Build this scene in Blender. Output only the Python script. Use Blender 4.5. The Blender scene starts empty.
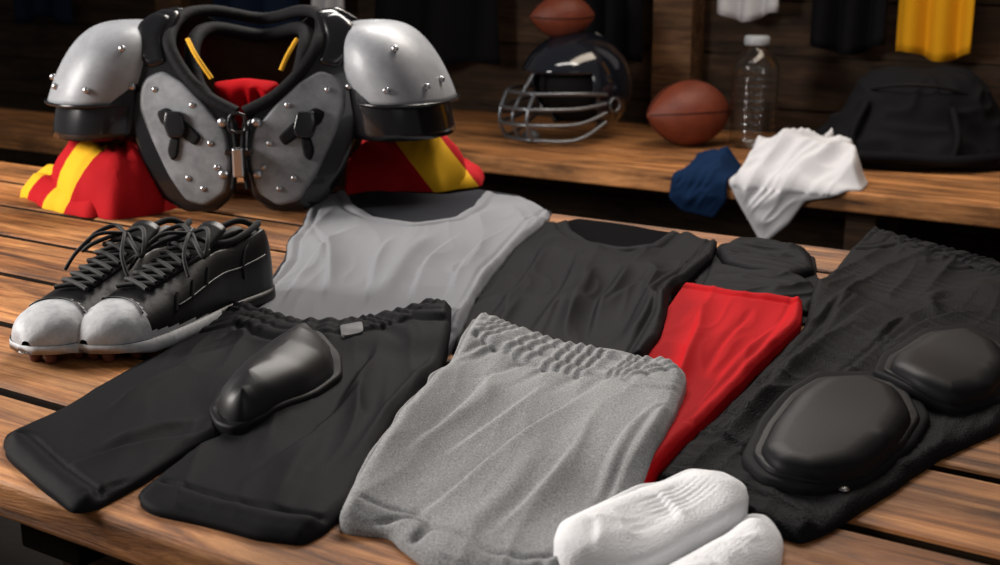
import bpy, bmesh, math, random
import numpy as np
from mathutils import Vector, Matrix, geometry
random.seed(3); rng=np.random.RandomState(5)
F=1300.0; PIT=math.atan(332/F); CP,SP=math.cos(PIT),math.sin(PIT); CZ=1.17; TZ=.75
def W(u,v,z=TZ):
    b=-(v-282.5)/F; zc=(CZ-z)/(SP-b*CP)
    return np.array([(u-500)/F*zc, zc*(CP+b*SP)])
YAW=math.radians(-33.2); DX=np.array([math.cos(YAW),math.sin(YAW)]); NX=np.array([-math.sin(YAW),math.cos(YAW)])
def V(u,v,t):
    b=-(v-282.5)/F; d=np.array([(u-500)/F,CP+b*SP]); zc=t/(NX@d)
    return zc*(DX@d), CZ+zc*(b*CP-SP)
# ---------------------------------------------------------------- materials
def M(name,col,rough=.6,metal=0,bump=None,var=None,coat=0,sheen=0,trans=0,spec=.5,ior=1.45):
    m=bpy.data.materials.new(name); m.use_nodes=True; nt=m.node_tree; p=nt.nodes['Principled BSDF']
    p.inputs['Base Color'].default_value=(*col,1); p.inputs['Roughness'].default_value=rough
    p.inputs['Metallic'].default_value=metal; p.inputs['Coat Weight'].default_value=coat
    p.inputs['Sheen Weight'].default_value=sheen; p.inputs['Transmission Weight'].default_value=trans
    p.inputs['Specular IOR Level'].default_value=spec; p.inputs['IOR'].default_value=ior
    tc=nt.nodes.new('ShaderNodeTexCoord')
    if var:
        n=nt.nodes.new('ShaderNodeTexNoise'); n.inputs['Scale'].default_value=var[1]; n.inputs['Detail'].default_value=5
        n.inputs['Roughness'].default_value=.7
        nt.links.new(tc.outputs['Object'],n.inputs['Vector'])
        r=nt.nodes.new('ShaderNodeValToRGB'); r.color_ramp.elements[0].position=var[2]; r.color_ramp.elements[1].position=var[3]
        r.color_ramp.elements[0].color=(*col,1); r.color_ramp.elements[1].color=(*var[0],1)
        nt.links.new(n.outputs['Fac'],r.inputs['Fac']); nt.links.new(r.outputs['Color'],p.inputs['Base Color'])
    if bump:
        n=nt.nodes.new('ShaderNodeTexNoise'); n.inputs['Scale'].default_value=bump[0]; n.inputs['Detail'].default_value=3
        nt.links.new(tc.outputs['Object'],n.inputs['Vector'])
        b=nt.nodes.new('ShaderNodeBump'); b.inputs['Strength'].default_value=bump[1]; b.inputs['Distance'].default_value=bump[2]
        nt.links.new(n.outputs['Fac'],b.inputs['Height']); nt.links.new(b.outputs['Normal'],p.inputs['Normal'])
    return m
def wood(name,dark,mid,light,rough=.4,sx=2.2,sy=34,bump=.5,spec=.35):
    m=bpy.data.materials.new(name); m.use_nodes=True; nt=m.node_tree; p=nt.nodes['Principled BSDF']; L=nt.links.new
    p.inputs['Specular IOR Level'].default_value=spec
    tc=nt.nodes.new('ShaderNodeTexCoord'); oi=nt.nodes.new('ShaderNodeObjectInfo')
    mul=nt.nodes.new('ShaderNodeVectorMath'); mul.operation='SCALE'; mul.inputs[0].default_value=(7,3,5); L(oi.outputs['Random'],mul.inputs['Scale'])
    add=nt.nodes.new('ShaderNodeVectorMath'); add.operation='ADD'; L(tc.outputs['Object'],add.inputs[0]); L(mul.outputs[0],add.inputs[1])
    mp=nt.nodes.new('ShaderNodeMapping'); mp.inputs['Scale'].default_value=(sx,sy,sy); L(add.outputs[0],mp.inputs['Vector'])
    n=nt.nodes.new('ShaderNodeTexNoise'); n.inputs['Scale'].default_value=1; n.inputs['Detail'].default_value=12; n.inputs['Roughness'].default_value=.72; n.inputs['Distortion'].default_value=1.1
    L(mp.outputs[0],n.inputs['Vector'])
    r=nt.nodes.new('ShaderNodeValToRGB'); e=r.color_ramp.elements; e[0].position=.36; e[0].color=(*dark,1); e[1].position=.66; e[1].color=(*light,1)
    x=e.new(.48); x.color=(*mid,1); L(n.outputs['Fac'],r.inputs['Fac'])
    mp2=nt.nodes.new('ShaderNodeMapping'); mp2.inputs['Scale'].default_value=(3.2,11,11); L(add.outputs[0],mp2.inputs['Vector'])
    n2=nt.nodes.new('ShaderNodeTexNoise'); n2.inputs['Scale'].default_value=1; n2.inputs['Detail'].default_value=7; n2.inputs['Roughness'].default_value=.65; L(mp2.outputs[0],n2.inputs['Vector'])
    mr=nt.nodes.new('ShaderNodeMapRange'); mr.inputs['From Min'].default_value=.32; mr.inputs['From Max'].default_value=.66; mr.inputs['To Min'].default_value=.32; mr.inputs['To Max'].default_value=1.4
    L(n2.outputs['Fac'],mr.inputs['Value'])
    mr2=nt.nodes.new('ShaderNodeMapRange'); mr2.inputs['To Min'].default_value=.75; mr2.inputs['To Max'].default_value=1.25; L(oi.outputs['Random'],mr2.inputs['Value'])
    mm=nt.nodes.new('ShaderNodeMath'); mm.operation='MULTIPLY'; L(mr.outputs[0],mm.inputs[0]); L(mr2.outputs[0],mm.inputs[1])
    sc=nt.nodes.new('ShaderNodeVectorMath'); sc.operation='SCALE'; L(r.outputs['Color'],sc.inputs[0]); L(mm.outputs[0],sc.inputs['Scale'])
    L(sc.outputs[0],p.inputs['Base Color'])
    rr=nt.nodes.new('ShaderNodeMapRange'); rr.inputs['To Min'].default_value=min(1,rough+.22); rr.inputs['To Max'].default_value=rough-.10; L(n2.outputs['Fac'],rr.inputs['Value']); L(rr.outputs[0],p.inputs['Roughness'])
    b=nt.nodes.new('ShaderNodeBump'); b.inputs['Strength'].default_value=bump; b.inputs['Distance'].default_value=.005
    L(n.outputs['Fac'],b.inputs['Height']); L(b.outputs['Normal'],p.inputs['Normal'])
    return m
def striped(name,base,stripe,vec,off,ramp):
    m=M(name,base,.85,bump=(900,.3,.001),spec=.2); nt=m.node_tree; p=nt.nodes['Principled BSDF']; L=nt.links.new
    tc=nt.nodes.new('ShaderNodeTexCoord'); dt=nt.nodes.new('ShaderNodeVectorMath'); dt.operation='DOT_PRODUCT'; dt.inputs[1].default_value=vec
    L(tc.outputs['Object'],dt.inputs[0]); ad=nt.nodes.new('ShaderNodeMath'); ad.operation='ADD'; ad.inputs[1].default_value=off; L(dt.outputs['Value'],ad.inputs[0])
    r=nt.nodes.new('ShaderNodeValToRGB'); r.color_ramp.interpolation='CONSTANT'; e=r.color_ramp.elements
    e[0].position=0; e[0].color=(*base,1); e[1].position=ramp[0]; e[1].color=(*stripe,1)
    for i,q in enumerate(ramp[1:]):
        k=e.new(q); k.color=(*(base if i%2==0 else stripe),1)
    L(ad.outputs[0],r.inputs['Fac']); L(r.outputs['Color'],p.inputs['Base Color']); return m
# ---------------------------------------------------------------- mesh utils
def build(name,datas,mats,smooth=True,recenter=True):
    vs=[];fs=[];mi=[];o=0
    for d in datas:
        v,f,m=d; vs+= [tuple(map(float,p)) for p in v]; fs+=[tuple(int(i)+o for i in g) for g in f]
        mi+= (list(m) if hasattr(m,'__len__') else [m]*len(f)); o+=len(v)
    c=np.zeros(3)
    if recenter:
        a=np.array(vs); c=(a.min(0)+a.max(0))/2; c[2]=a[:,2].min(); vs=[tuple(p-c) for p in a]
    me=bpy.data.meshes.new(name); me.from_pydata(vs,[],fs)
    for m in mats: me.materials.append(m)
    me.polygons.foreach_set('material_index',mi); me.polygons.foreach_set('use_smooth',[smooth]*len(fs))
    bm=bmesh.new(); bm.from_mesh(me); bmesh.ops.recalc_face_normals(bm,faces=bm.faces); bm.to_mesh(me); bm.free()
    ob=bpy.data.objects.new(name,me); ob.location=c; bpy.context.collection.objects.link(ob); return ob
def empty(name,loc=(0,0,0),rz=0,kids=(),rot=None,scale=(1,1,1)):
    e=bpy.data.objects.new(name,None); e.empty_display_size=.05; e.location=loc; e.rotation_euler=rot or (0,0,rz); e.scale=scale
    bpy.context.collection.objects.link(e)
    for k in kids: k.parent=e
    return e
def box(name,lo,hi,mat,bev=.004,seg=2):
    me=bpy.data.meshes.new(name); bm=bmesh.new(); bmesh.ops.create_cube(bm,size=1)
    lo=np.array(lo,float);hi=np.array(hi,float)
    for v in bm.verts: v.co=Vector(((lo+hi)/2)+np.array(v.co)*(hi-lo))
    if bev: bmesh.ops.bevel(bm,geom=bm.edges[:],offset=bev,segments=seg,profile=.5,affect='EDGES')
    bm.to_mesh(me); bm.free(); me.materials.append(mat)
    for p in me.polygons: p.use_smooth=False
    o=bpy.data.objects.new(name,me); bpy.context.collection.objects.link(o); return o
def tube(name,pts,r,mat,cyc=False,kind='POLY'):
    cu=bpy.data.curves.new(name,'CURVE'); cu.dimensions='3D'; cu.bevel_depth=r; cu.bevel_resolution=3; cu.use_fill_caps=True
    pts=np.array(pts,float)
    P=cr(pts,cyc)
    s=cu.splines.new('POLY'); s.points.add(len(P)-1)
    for i,q in enumerate(P): s.points[i].co=(*q,1)
    s.use_cyclic_u=cyc; s.use_smooth=True; cu.materials.append(mat)
    o=bpy.data.objects.new(name,cu); bpy.context.collection.objects.link(o); return o
def cr(P,cyc,n=8):
    if len(P)<3: return P
    out=[]; N=len(P); R=range(N if cyc else N-1)
    for i in R:
        a=P[(i-1)%N] if (cyc or i>0) else P[0]; b=P[i]; c=P[(i+1)%N]; d=P[(i+2)%N] if (cyc or i+2<N) else P[-1]
        for k in range(n):
            t=k/n; out.append(.5*((2*b)+(-a+c)*t+(2*a-5*b+4*c-d)*t*t+(-a+3*b-3*c+d)*t**3))
    if not cyc: out.append(P[-1])
    return np.array(out)
def resample(P,step,closed=True):
    Q=np.vstack([P,P[:1]]) if closed else P
    s=np.r_[0,np.cumsum(np.linalg.norm(np.diff(Q,axis=0),axis=1))]; n=max(8,int(s[-1]/step))
    t=np.linspace(0,s[-1],n,endpoint=not closed)
    return np.c_[np.interp(t,s,Q[:,0]),np.interp(t,s,Q[:,1])]
def nearest(P,poly,closed=True,side=False):
    A=poly; B=np.roll(poly,-1,axis=0)
    if not closed: A=A[:-1]; B=poly[1:]
    L=np.linalg.norm(B-A,axis=1)+1e-12; S=np.r_[0,np.cumsum(L)]
    D=np.empty(len(P)); T=np.empty(len(P)); SG=np.empty(len(P))
    for i in range(0,len(P),3000):
        p=P[i:i+3000,None,:]; ab=(B-A)[None]; t=np.clip(((p-A[None])*ab).sum(2)/(L**2)[None],0,1)
        q=A[None]+ab*t[...,None]; d=np.linalg.norm(p-q,axis=2); j=d.argmin(1); k=np.arange(len(j))
        D[i:i+3000]=d[k,j]; T[i:i+3000]=S[j]+t[k,j]*L[j]
        if side:
            w=P[i:i+3000]-A[j]; e=(B-A)[j]; SG[i:i+3000]=np.sign(e[:,0]*w[:,1]-e[:,1]*w[:,0])
    if side: return D*SG,T,S[-1]
    return D,T,S[-1]
def inside(P,poly):
    c=np.zeros(len(P),bool); n=len(poly); x,y=P[:,0],P[:,1]
    for i in range(n):
        x1,y1=poly[i]; x2,y2=poly[(i+1)%n]
        if y1==y2: continue
        m=((y1>y)!=(y2>y)); c^= m&(x<(x2-x1)*(y-y1)/(y2-y1)+x1)
    return c
def area(p): x,y=p[:,0],p[:,1]; return .5*np.sum(x*np.roll(y,-1)-y*np.roll(x,-1))
def smoothpoly(p,k):
    for _ in range(k): p=.5*p+.25*(np.roll(p,1,0)+np.roll(p,-1,0))
    return p
def trifill(poly,sp,rad):
    if area(poly)<0: poly=poly[::-1].copy()
    lo,hi=poly.min(0),poly.max(0); pts=[]
    xs=np.arange(lo[0],hi[0],sp); ys=np.arange(lo[1],hi[1],sp*.866)
    X,Y=np.meshgrid(xs,ys); X=X+((np.arange(len(ys))%2)*sp*.5)[:,None]
    G=np.c_[X.ravel(),Y.ravel()]; G=G[inside(G,poly)]
    D,_,_=nearest(G,poly); G=G[D>max(rad,.6*sp)+.4*sp]
    t=np.roll(poly,-1,0)-np.roll(poly,1,0); t/=np.linalg.norm(t,axis=1)[:,None]+1e-12; nn=np.c_[-t[:,1],t[:,0]]
    R=[]
    for f in ([.08,.3,.65,1.0]):
        q=poly+nn*(rad*f); d,_,_=nearest(q,poly); ok=(d>rad*f*.9)&inside(q,poly); R.append(q[ok])
    allp=np.vstack([poly]+R+[G]); n=len(poly)
    ov,oe,of,_,_,_=geometry.delaunay_2d_cdt([Vector(p) for p in allp],[],[list(range(n))],1,1e-7)
    Vv=np.array([(v.x,v.y) for v in ov]); Fv=[tuple(f) for f in of]
    D,T,_=nearest(Vv,poly); 
    cnt={}
    for f in Fv:
        for a,b in zip(f,f[1:]+f[:1]):
            k=(min(a,b),max(a,b)); cnt[k]=cnt.get(k,0)+1
    be=[k for k,c in cnt.items() if c==1]
    for a,b in be: D[a]=0;D[b]=0
    return poly,Vv,Fv,D,be
def vnoise(x,y,seed):
    r=np.random.RandomState(seed).rand(64,64); xi=np.floor(x).astype(int); yi=np.floor(y).astype(int); fx=x-xi; fy=y-yi
    fx=fx*fx*(3-2*fx); fy=fy*fy*(3-2*fy); g=lambda a,b:r[a%64,b%64]
    return (g(xi,yi)*(1-fx)+g(xi+1,yi)*fx)*(1-fy)+(g(xi,yi+1)*(1-fx)+g(xi+1,yi+1)*fx)*fy
def prof(D,rad): x=np.clip(D/rad,0,1); return np.sqrt(np.clip(1-(1-x)**2,0,1))
# ---------------------------------------------------------------- stack height field over the table
HX0,HY0,HR=-1.7,.3,.004; HN=(700,850); H=np.zeros(HN)
def sample(A,x0,y0,P):
    fx=(P[:,0]-x0)/HR; fy=(P[:,1]-y0)/HR; ix=np.clip(np.floor(fx).astype(int),0,A.shape[1]-2); iy=np.clip(np.floor(fy).astype(int),0,A.shape[0]-2)
    fx=np.clip(fx-ix,0,1); fy=np.clip(fy-iy,0,1)
    return (A[iy,ix]*(1-fx)+A[iy,ix+1]*fx)*(1-fy)+(A[iy+1,ix]*(1-fx)+A[iy+1,ix+1]*fx)*fy
def drape(sub,sig):
    d=sub.copy()
    for a in (-2,-1,0,1,2):
        for b in (-2,-1,0,1,2):
            d=np.maximum(d,np.roll(np.roll(sub,a,0),b,1))
    r=int(sig*3); w=np.exp(-.5*(np.arange(-r,r+1)/sig)**2); w/=w.sum()
    o=sum(w[k+r]*np.roll(d,k,0) for k in range(-r,r+1)); o=sum(w[k+r]*np.roll(o,k,1) for k in range(-r,r+1))
    return np.maximum(o,sub)
def layer(px,thick=.003,rad=.004,zg=.006,sp=None,folds=(),wr=(),bands=(),seams=(),creases=(),mi=0,smooth=2,seed=0,wob=.001,sig=3,world=False,lump=()):
    """one draped cloth layer; returns mesh data and updates the stack height field"""
    if sp is None: sp=.0025 if (wr or folds or creases) else .006
    z=TZ+zg
    cv=(lambda L:np.array(L,float)) if world else (lambda L:np.array([W(u,v,z) for u,v in L]))
    poly=smoothpoly(resample(cv(px),.005),smooth)
    s=np.arange(len(poly))*.005; w=(vnoise(s/.03,s*0+seed,seed+3)-.5)*2*wob
    t=np.roll(poly,-1,0)-np.roll(poly,1,0); t/=np.linalg.norm(t,axis=1)[:,None]+1e-9; poly=poly+np.c_[t[:,1],-t[:,0]]*w[:,None]
    poly,Vv,Fv,D,be=trifill(poly,sp,rad)
    lo=poly.min(0)-.08; hi=poly.max(0)+.08
    i0=max(0,int((lo[1]-HY0)/HR)); i1=min(HN[0],int((hi[1]-HY0)/HR)); j0=max(0,int((lo[0]-HX0)/HR)); j1=min(HN[1],int((hi[0]-HX0)/HR))
    sub=H[i0:i1,j0:j1].copy(); B=drape(sub,sig); bx,by=HX0+j0*HR,HY0+i0*HR
    fl=[(cr(cv(f[0]),False,5),f[1],f[2]) for f in folds]; bl=[(cv(b[0]),)+tuple(b[1:]) for b in bands]; sl=[(cv(q[0]),)+tuple(q[1:]) for q in seams]
    cl=[(cr(cv(c[0]),False,5),c[1],c[2]) for c in creases]
    wl=[(cv(w_[0]),)+tuple(w_[1:]) for w_ in wr]; ll=[(cv([q[0]])[0],q[1],q[2]) for q in lump]
    def surf(P,D):
        base=sample(B,bx,by,P); z=thick*prof(D,rad); fade=np.clip(D/(rad*1.6),0,1); fade=fade*fade*(3-2*fade); wf=1.0
        for L,wd,amp,fr,bump in bl:
            d,_,_=nearest(P,L,False); wf=wf*np.clip((d-wd*.6)/(wd*.5),.12,1)
        zw=0
        for L,a,wd in fl:
            d,s_,T=nearest(P,L,False); tp=np.clip(np.minimum(s_,T-s_)/(.35*T),0,1)
            zw=zw+a*(np.exp(-(d/wd)**2)*.65+.35*np.exp(-(d/(wd*2.6))**2))*(.1+.9*tp*tp*(3-2*tp))
        for L,a,dc in cl:
            d,s_,T=nearest(P,L,False,True); tp=np.clip(np.minimum(s_,T-s_)/(.4*T),0,1); tp=tp*tp*(3-2*tp)
            sg=1/(1+np.exp(-np.clip(d/.0014,-30,30))); zw=zw+a*tp*(sg*np.exp(-np.abs(d)/dc)-.35*(1-sg)*np.exp(-np.abs(d)/.008))
        for k,(L,a,ll_,ww) in enumerate(wl):
            dr=L[1]-L[0]; dr/=np.linalg.norm(dr); al=P@dr; ac=P@np.array([-dr[1],dr[0]])
            wx=(vnoise(al/.12,ac/.12,seed+40+k)-.5)*.03
            n=vnoise(al/ll_+9,(ac+wx)/ww+7,seed+11+k); n2=vnoise(al/(ll_*.6)+3,(ac+wx)/(ww*.55),seed+21+k); msk=vnoise(al/.1+4,ac/.1,seed+61+k)
            zw=zw+a*((1-np.abs(2*n-1))**2+.35*(1-np.abs(2*n2-1))**2)*(.3+1.2*msk)
        z=z+fade*wf*zw
        for L,wd,amp,fr,bump in bl:
            d,s_,T=nearest(P,L,False); m=1/(1+np.exp((d-wd)/.0016)); far=np.exp(-np.clip(d-wd,0,1)/.025); inn=np.clip(d/.006,0,1)
            ph=s_*fr+2.2*vnoise(s_/.02,s_*0,seed+5)*3
            ph2=s_*fr*.5+5*vnoise(s_/.03,s_*0+3,seed+6)
            z=z+fade*(m*(bump+inn*amp*(.5+.5*np.sin(ph)))+(1-m)*far*amp*1.5*(.5+.5*np.sin(ph2))) - fade*.0040*np.exp(-((d-wd)/.0048)**2)
            if wd>.03:
                for q_ in (.33,.66): z=z-fade*.0020*np.exp(-((d-wd*q_)/.0032)**2)
        for L,off,dep in sl:
            d,s_,T=nearest(P,L,False); z=z-fade*dep*1.5*np.exp(-((d-off)/.0036)**2)+fade*dep*.9*np.exp(-((d-off+.010)/.008)**2)
        return base+np.maximum(z,np.where(D>0,.0010*np.clip(D/.004,0,1),0))+.0006
    Z=surf(Vv,D); ob0=sample(sub,bx,by,Vv)
    V3=[(x,y,TZ+zz) for (x,y),zz in zip(Vv,Z)]; Fs=list(Fv); mp={}
    for a,b in be:
        for q in (a,b):
            if q not in mp: mp[q]=len(V3); V3.append((Vv[q,0],Vv[q,1],TZ+max(.0004,ob0[q]-.001)))
        Fs.append((a,b,mp[b],mp[a]))
    X,Y=np.meshgrid(bx+np.arange(sub.shape[1])*HR,by+np.arange(sub.shape[0])*HR); G=np.c_[X.ravel(),Y.ravel()]; ins=np.where(inside(G,poly))[0]
    if len(ins):
        Dg,_,_=nearest(G[ins],poly); zz=surf(G[ins],Dg); fl_=sub.ravel(); fl_[ins]=np.maximum(fl_[ins],zz); H[i0:i1,j0:j1]=fl_.reshape(sub.shape)
    return (V3,Fs,mi)
def plate(poly,thick,rad,fmap,sp=.006,mi=0,smooth=2,back=True,step=.006,hfun=None):
    poly=smoothpoly(resample(np.array(poly,float),step),smooth); poly,Vv,Fv,D,be=trifill(poly,sp,rad)
    h=thick*prof(D,rad)
    if hfun is not None: h=h+hfun(Vv,D)
    V3=[fmap(x,y,hh) for (x,y),hh in zip(Vv,h)]; n=len(V3); Fs=list(Fv)
    if back:
        V3+=[fmap(x,y,-.003) for x,y in Vv]; Fs+=[tuple(i+n for i in f[::-1]) for f in Fv]
        for a,b in be: Fs.append((a,b,b+n,a+n))
    return (V3,Fs,mi)
def lathe(profile,seg=32,c=(0,0,0),caps=True):
    V3=[];Fs=[]
    for r,z in profile:
        for k in range(seg): a=2*math.pi*k/seg; V3.append((c[0]+r*math.cos(a),c[1]+r*math.sin(a),c[2]+z))
    for i in range(len(profile)-1):
        for k in range(seg): q=(k+1)%seg; Fs.append((i*seg+k,i*seg+q,(i+1)*seg+q,(i+1)*seg+k))
    Fs.append(tuple(range(seg))[::-1])
    if caps: Fs.append(tuple((len(profile)-1)*seg+k for k in range(seg)))
    return (V3,Fs,0)
def ball(c,r,sc=(1,1,1),seg=12,mi=0):
    V3=[];Fs=[]; n=seg//2
    for i in range(n+1):
        th=math.pi*i/n
        for k in range(seg):
            a=2*math.pi*k/seg; V3.append((c[0]+sc[0]*r*math.sin(th)*math.cos(a),c[1]+sc[1]*r*math.sin(th)*math.sin(a),c[2]+sc[2]*r*math.cos(th)))
    for i in range(n):
        for k in range(seg): q=(k+1)%seg; Fs.append((i*seg+k,(i+1)*seg+k,(i+1)*seg+q,i*seg+q))
    return (V3,Fs,mi)
# ---------------------------------------------------------------- materials list
WOOD=wood('table_wood',(.045,.014,.004),(.29,.108,.030),(.62,.29,.105),.52,bump=.9,spec=.32)
WOODD=wood('plank_side_wood',(.004,.002,.001),(.010,.005,.002),(.018,.009,.004),.9,spec=.1)  # near-black wood: gap shade, with some grime, put into the colour
WOODB=wood('bench_wood',(.07,.026,.009),(.32,.13,.040),(.52,.24,.09),.6)
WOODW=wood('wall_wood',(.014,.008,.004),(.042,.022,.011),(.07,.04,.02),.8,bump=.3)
WOODP=wood('post_wood',(.04,.018,.009),(.11,.052,.022),(.17,.09,.04),.7,bump=.3)
FLOOR=M('floor_concrete',(.02,.018,.017),.8,bump=(40,.3,.01),var=((.035,.03,.028),6,.3,.7))
BLK=M('black_fabric',(.0105,.0105,.0118),.62,bump=(700,.35,.001),spec=.045)
BLK2=M('black_mesh_fabric',(.0085,.0085,.0097),.60,bump=(520,.8,.002),spec=.055)
BLKI=M('black_inner',(.004,.004,.0045),.9,spec=.02)
GREY=M('grey_jersey_fabric',(.195,.20,.215),.8,bump=(800,.25,.001),spec=.12)
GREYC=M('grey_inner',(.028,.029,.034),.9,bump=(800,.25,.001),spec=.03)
HEA=M('heather_grey',(.15,.153,.158),.9,bump=(600,.3,.001),var=((.42,.425,.43),680,.35,.65),spec=.08)
RED=M('red_fabric',(.45,.004,.008),.8,bump=(800,.3,.001),spec=.08)
WHT=M('white_sock',(.86,.86,.88),.9,bump=(500,.5,.002),spec=.2)
RUB=M('black_rubber',(.010,.010,.0112),.50,bump=(300,.10,.001),spec=.10)
CUPM=M('cup_plastic',(.013,.013,.0145),.42,bump=(60,.03,.001),spec=.26)
STR=M('grey_strap',(.07,.07,.075),.6)
# ---------------------------------------------------------------- garments on the table
o=build('folded_black_shirt',[
 layer([(705,262),(720,243),(745,240),(785,246),(815,256),(818,275),(835,292),(850,315),(790,325),(735,310),(690,292)],zg=.004,seed=1),
 layer([(716,250),(736,239),(775,243),(812,254),(815,270),(790,277),(750,270),(724,262)],.010,rad=.011,zg=.010,seed=2,folds=[([(722,256),(760,256),(810,264)],-.007,.006),([(730,246),(770,250),(808,258)],.006,.007)],wr=[([(720,250),(810,265)],.004,.08,.02)]),
 layer([(712,262),(748,272),(805,278),(822,292),(810,312),(750,300),(700,286)],.006,rad=.006,zg=.010,seed=3,folds=[([(712,275),(760,282),(815,292)],.005,.008)],wr=[([(720,290),(810,275)],.004,.08,.03)])],[BLK])
pout=[(872,229),(930,246),(1010,266),(1070,284),(1075,330),(1040,385),(1000,425),(940,452),(885,490),(835,522),(800,536),(755,520),(705,497),(655,476),(690,440),(735,398),(772,360),(805,325),(815,290),(835,270),(850,250)]
o=build('football_pants',[
 layer(pout,zg=.003,seed=4),
 layer(pout,.004,rad=.005,zg=.008,seed=5,
   wr=[([(900,280),(720,460)],.0055,.18,.038),([(830,300),(950,330)],.003,.1,.02)],
   folds=[([(835,330),(780,390),(710,470)],.007,.009),([(950,290),(930,305),(940,325)],.006,.008),([(780,340),(750,400),(700,450)],-.004,.008)],
   creases=[([(880,300),(820,345),(760,405),(700,470)],.009,.03),([(1020,310),(930,325),(870,364)],.007,.02),([(862,275),(842,302),(815,345)],.007,.02),([(1010,430),(920,468),(850,512)],.007,.02),([(800,350),(745,400),(690,455)],.007,.015),([(960,300),(905,320),(850,350)],.006,.02)],
   bands=[([(852,240),(872,226),(1010,262),(1075,282)],.075,.0036,320,.004)],
   seams=[([(655,476),(705,497),(800,536)],.028,.0018),([(905,322),(850,372),(745,460)],.0,.002),([(850,300),(800,350),(715,440)],.002,.0018)])],[BLK2])
kp=[]
def kneepad(c):
    c=np.array(c,float); m=c.mean(0)
    kp.append(layer((c-m)*1.15+m,.004,rad=.005,zg=.012,seed=6,smooth=6,mi=0,sig=5))
    kp.append(layer((c-m)*1.02+m+np.array([1,1]),.003,rad=.003,zg=.014,sp=.003,seed=7,smooth=6,wob=0,mi=1,sig=5))
    kp.append(layer((c-m)*.92+m+np.array([1,1]),.011,rad=.018,zg=.018,sp=.003,seed=7,smooth=6,wob=0,mi=1,sig=5))
kneepad([(816,391),(866,384),(904,396),(918,422),(902,448),(864,476),(815,488),(769,480),(751,462),(764,437),(789,410)])
kneepad([(925,341),(968,335),(1002,350),(1014,374),(994,399),(954,410),(912,399),(881,382),(887,362)])
build('knee_pad',kp[:3],[BLK,RUB]); build('knee_pad',kp[3:],[BLK,RUB])
ps_=W(843,492,TZ+.01); hz=TZ+float(sample(H,HX0,HY0,np.array([ps_]))[0])
build('snap_button',[lathe([(.0045,0),(.0052,.0012),(.0040,.0026),(.0018,.0030)],20,(ps_[0],ps_[1],hz))],[M('metal_snap',(.35,.35,.35),.35,1)])
ro=[(683,283),(740,297),(803,306),(800,325),(772,352),(735,390),(700,427),(668,455),(640,480),(600,470),(610,400),(640,350),(660,310)]
build('red_shirt',[layer(ro,zg=.010,seed=8),layer(ro,zg=.013,seed=9,
   wr=[([(740,300),(670,440)],.0045,.2,.04)],folds=[([(700,300),(690,350),(655,420)],.005,.009),([(745,300),(720,340),(690,380)],.005,.010)],
   creases=[([(792,312),(735,362),(680,430)],.007,.02),([(702,295),(692,340),(662,405)],.006,.02),([(760,305),(725,345),(700,390)],.005,.02)],
   seams=[([(683,283),(740,297),(803,306)],.018,.0018),([(803,306),(772,352),(700,427)],.012,.0014)])],[RED])
bb=[(530,222),(556,219),(578,214),(620,219),(660,226),(690,230),(718,241),(713,256),(690,274),(673,290),(667,318),(660,340),(645,360),(600,362),(540,355),(455,345),(450,325),(470,296),(500,262)]
bf=[(530,222),(554,220),(568,216),(574,228),(592,239),(622,244),(650,241),(664,231),(670,227),(691,231),(718,242),(712,257),(689,275),(671,291),(665,318),(658,342),(643,361),(600,363),(540,356),(455,346),(450,325),(470,296),(500,262)]
build('black_sleeveless_shirt',[layer(bb,zg=.010,seed=10,mi=1),
  layer(bf,.003,rad=.004,zg=.014,seed=11,
   wr=[([(600,240),(540,350)],.0055,.2,.042)],
   folds=[([(665,292),(640,325),(620,350)],.006,.007),([(590,255),(575,300),(560,340)],.007,.010)],
   creases=[([(702,248),(650,290),(618,348)],.009,.02),([(548,235),(520,280),(480,325)],.008,.02),([(630,258),(600,300),(585,350)],.007,.02),([(580,245),(560,290),(520,340)],.007,.02),([(675,262),(630,285),(600,310)],.006,.02)],
   bands=[([(568,216),(574,228),(592,239),(622,244),(650,241),(664,231),(670,227)],.020,.0002,300,.0036)],
   seams=[([(718,242),(689,275),(671,291),(665,318),(643,361)],.015,.0026)])],[BLK,BLKI])
gb=[(312,196),(330,190),(352,186),(400,190),(445,192),(478,187),(520,193),(552,209),(545,226),(515,248),(495,272),(478,300),(462,335),(440,350),(350,345),(235,330),(237,312),(262,287),(284,256),(288,236),(302,222)]
gf=[(312,197),(330,191),(346,188),(354,202),(376,215),(415,221),(452,216),(472,204),(484,189),(520,194),(551,210),(543,227),(513,249),(493,273),(476,301),(461,336),(440,351),(350,346),(236,331),(238,313),(263,288),(285,257),(288,238),(302,223)]
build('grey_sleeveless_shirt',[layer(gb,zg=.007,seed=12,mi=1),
  layer(gf,.003,rad=.004,zg=.012,seed=13,
   wr=[([(400,215),(350,310)],.0045,.25,.055)],
   folds=[([(308,228),(325,255),(330,300)],.006,.009),([(440,227),(405,260),(375,310)],.006,.011)],
   creases=[([(306,215),(328,250),(322,312)],.007,.02),([(540,210),(475,248),(435,325)],.009,.025),([(465,227),(425,262),(402,325)],.007,.025),([(352,220),(312,258),(275,315)],.007,.025),([(395,230),(375,260),(365,310)],.006,.02)],
   bands=[([(346,188),(354,202),(376,215),(415,221),(452,216),(472,204),(484,189)],.022,.0002,300,.0034)],
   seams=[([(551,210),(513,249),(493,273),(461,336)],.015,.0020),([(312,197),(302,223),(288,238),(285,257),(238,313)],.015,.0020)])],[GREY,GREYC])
bs=[(218,320),(236,311),(262,318),(300,330),(345,330),(395,320),(430,315),(452,324),(450,342),(438,370),(420,402),(396,436),(372,470),(350,500),(325,524),(302,535),(255,528),(200,514),(150,503),(137,494),(165,468),(200,442),(222,432),(190,444),(140,476),(95,500),(72,503),(40,480),(3,446),(6,434),(60,408),(130,368),(180,340)]
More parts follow.
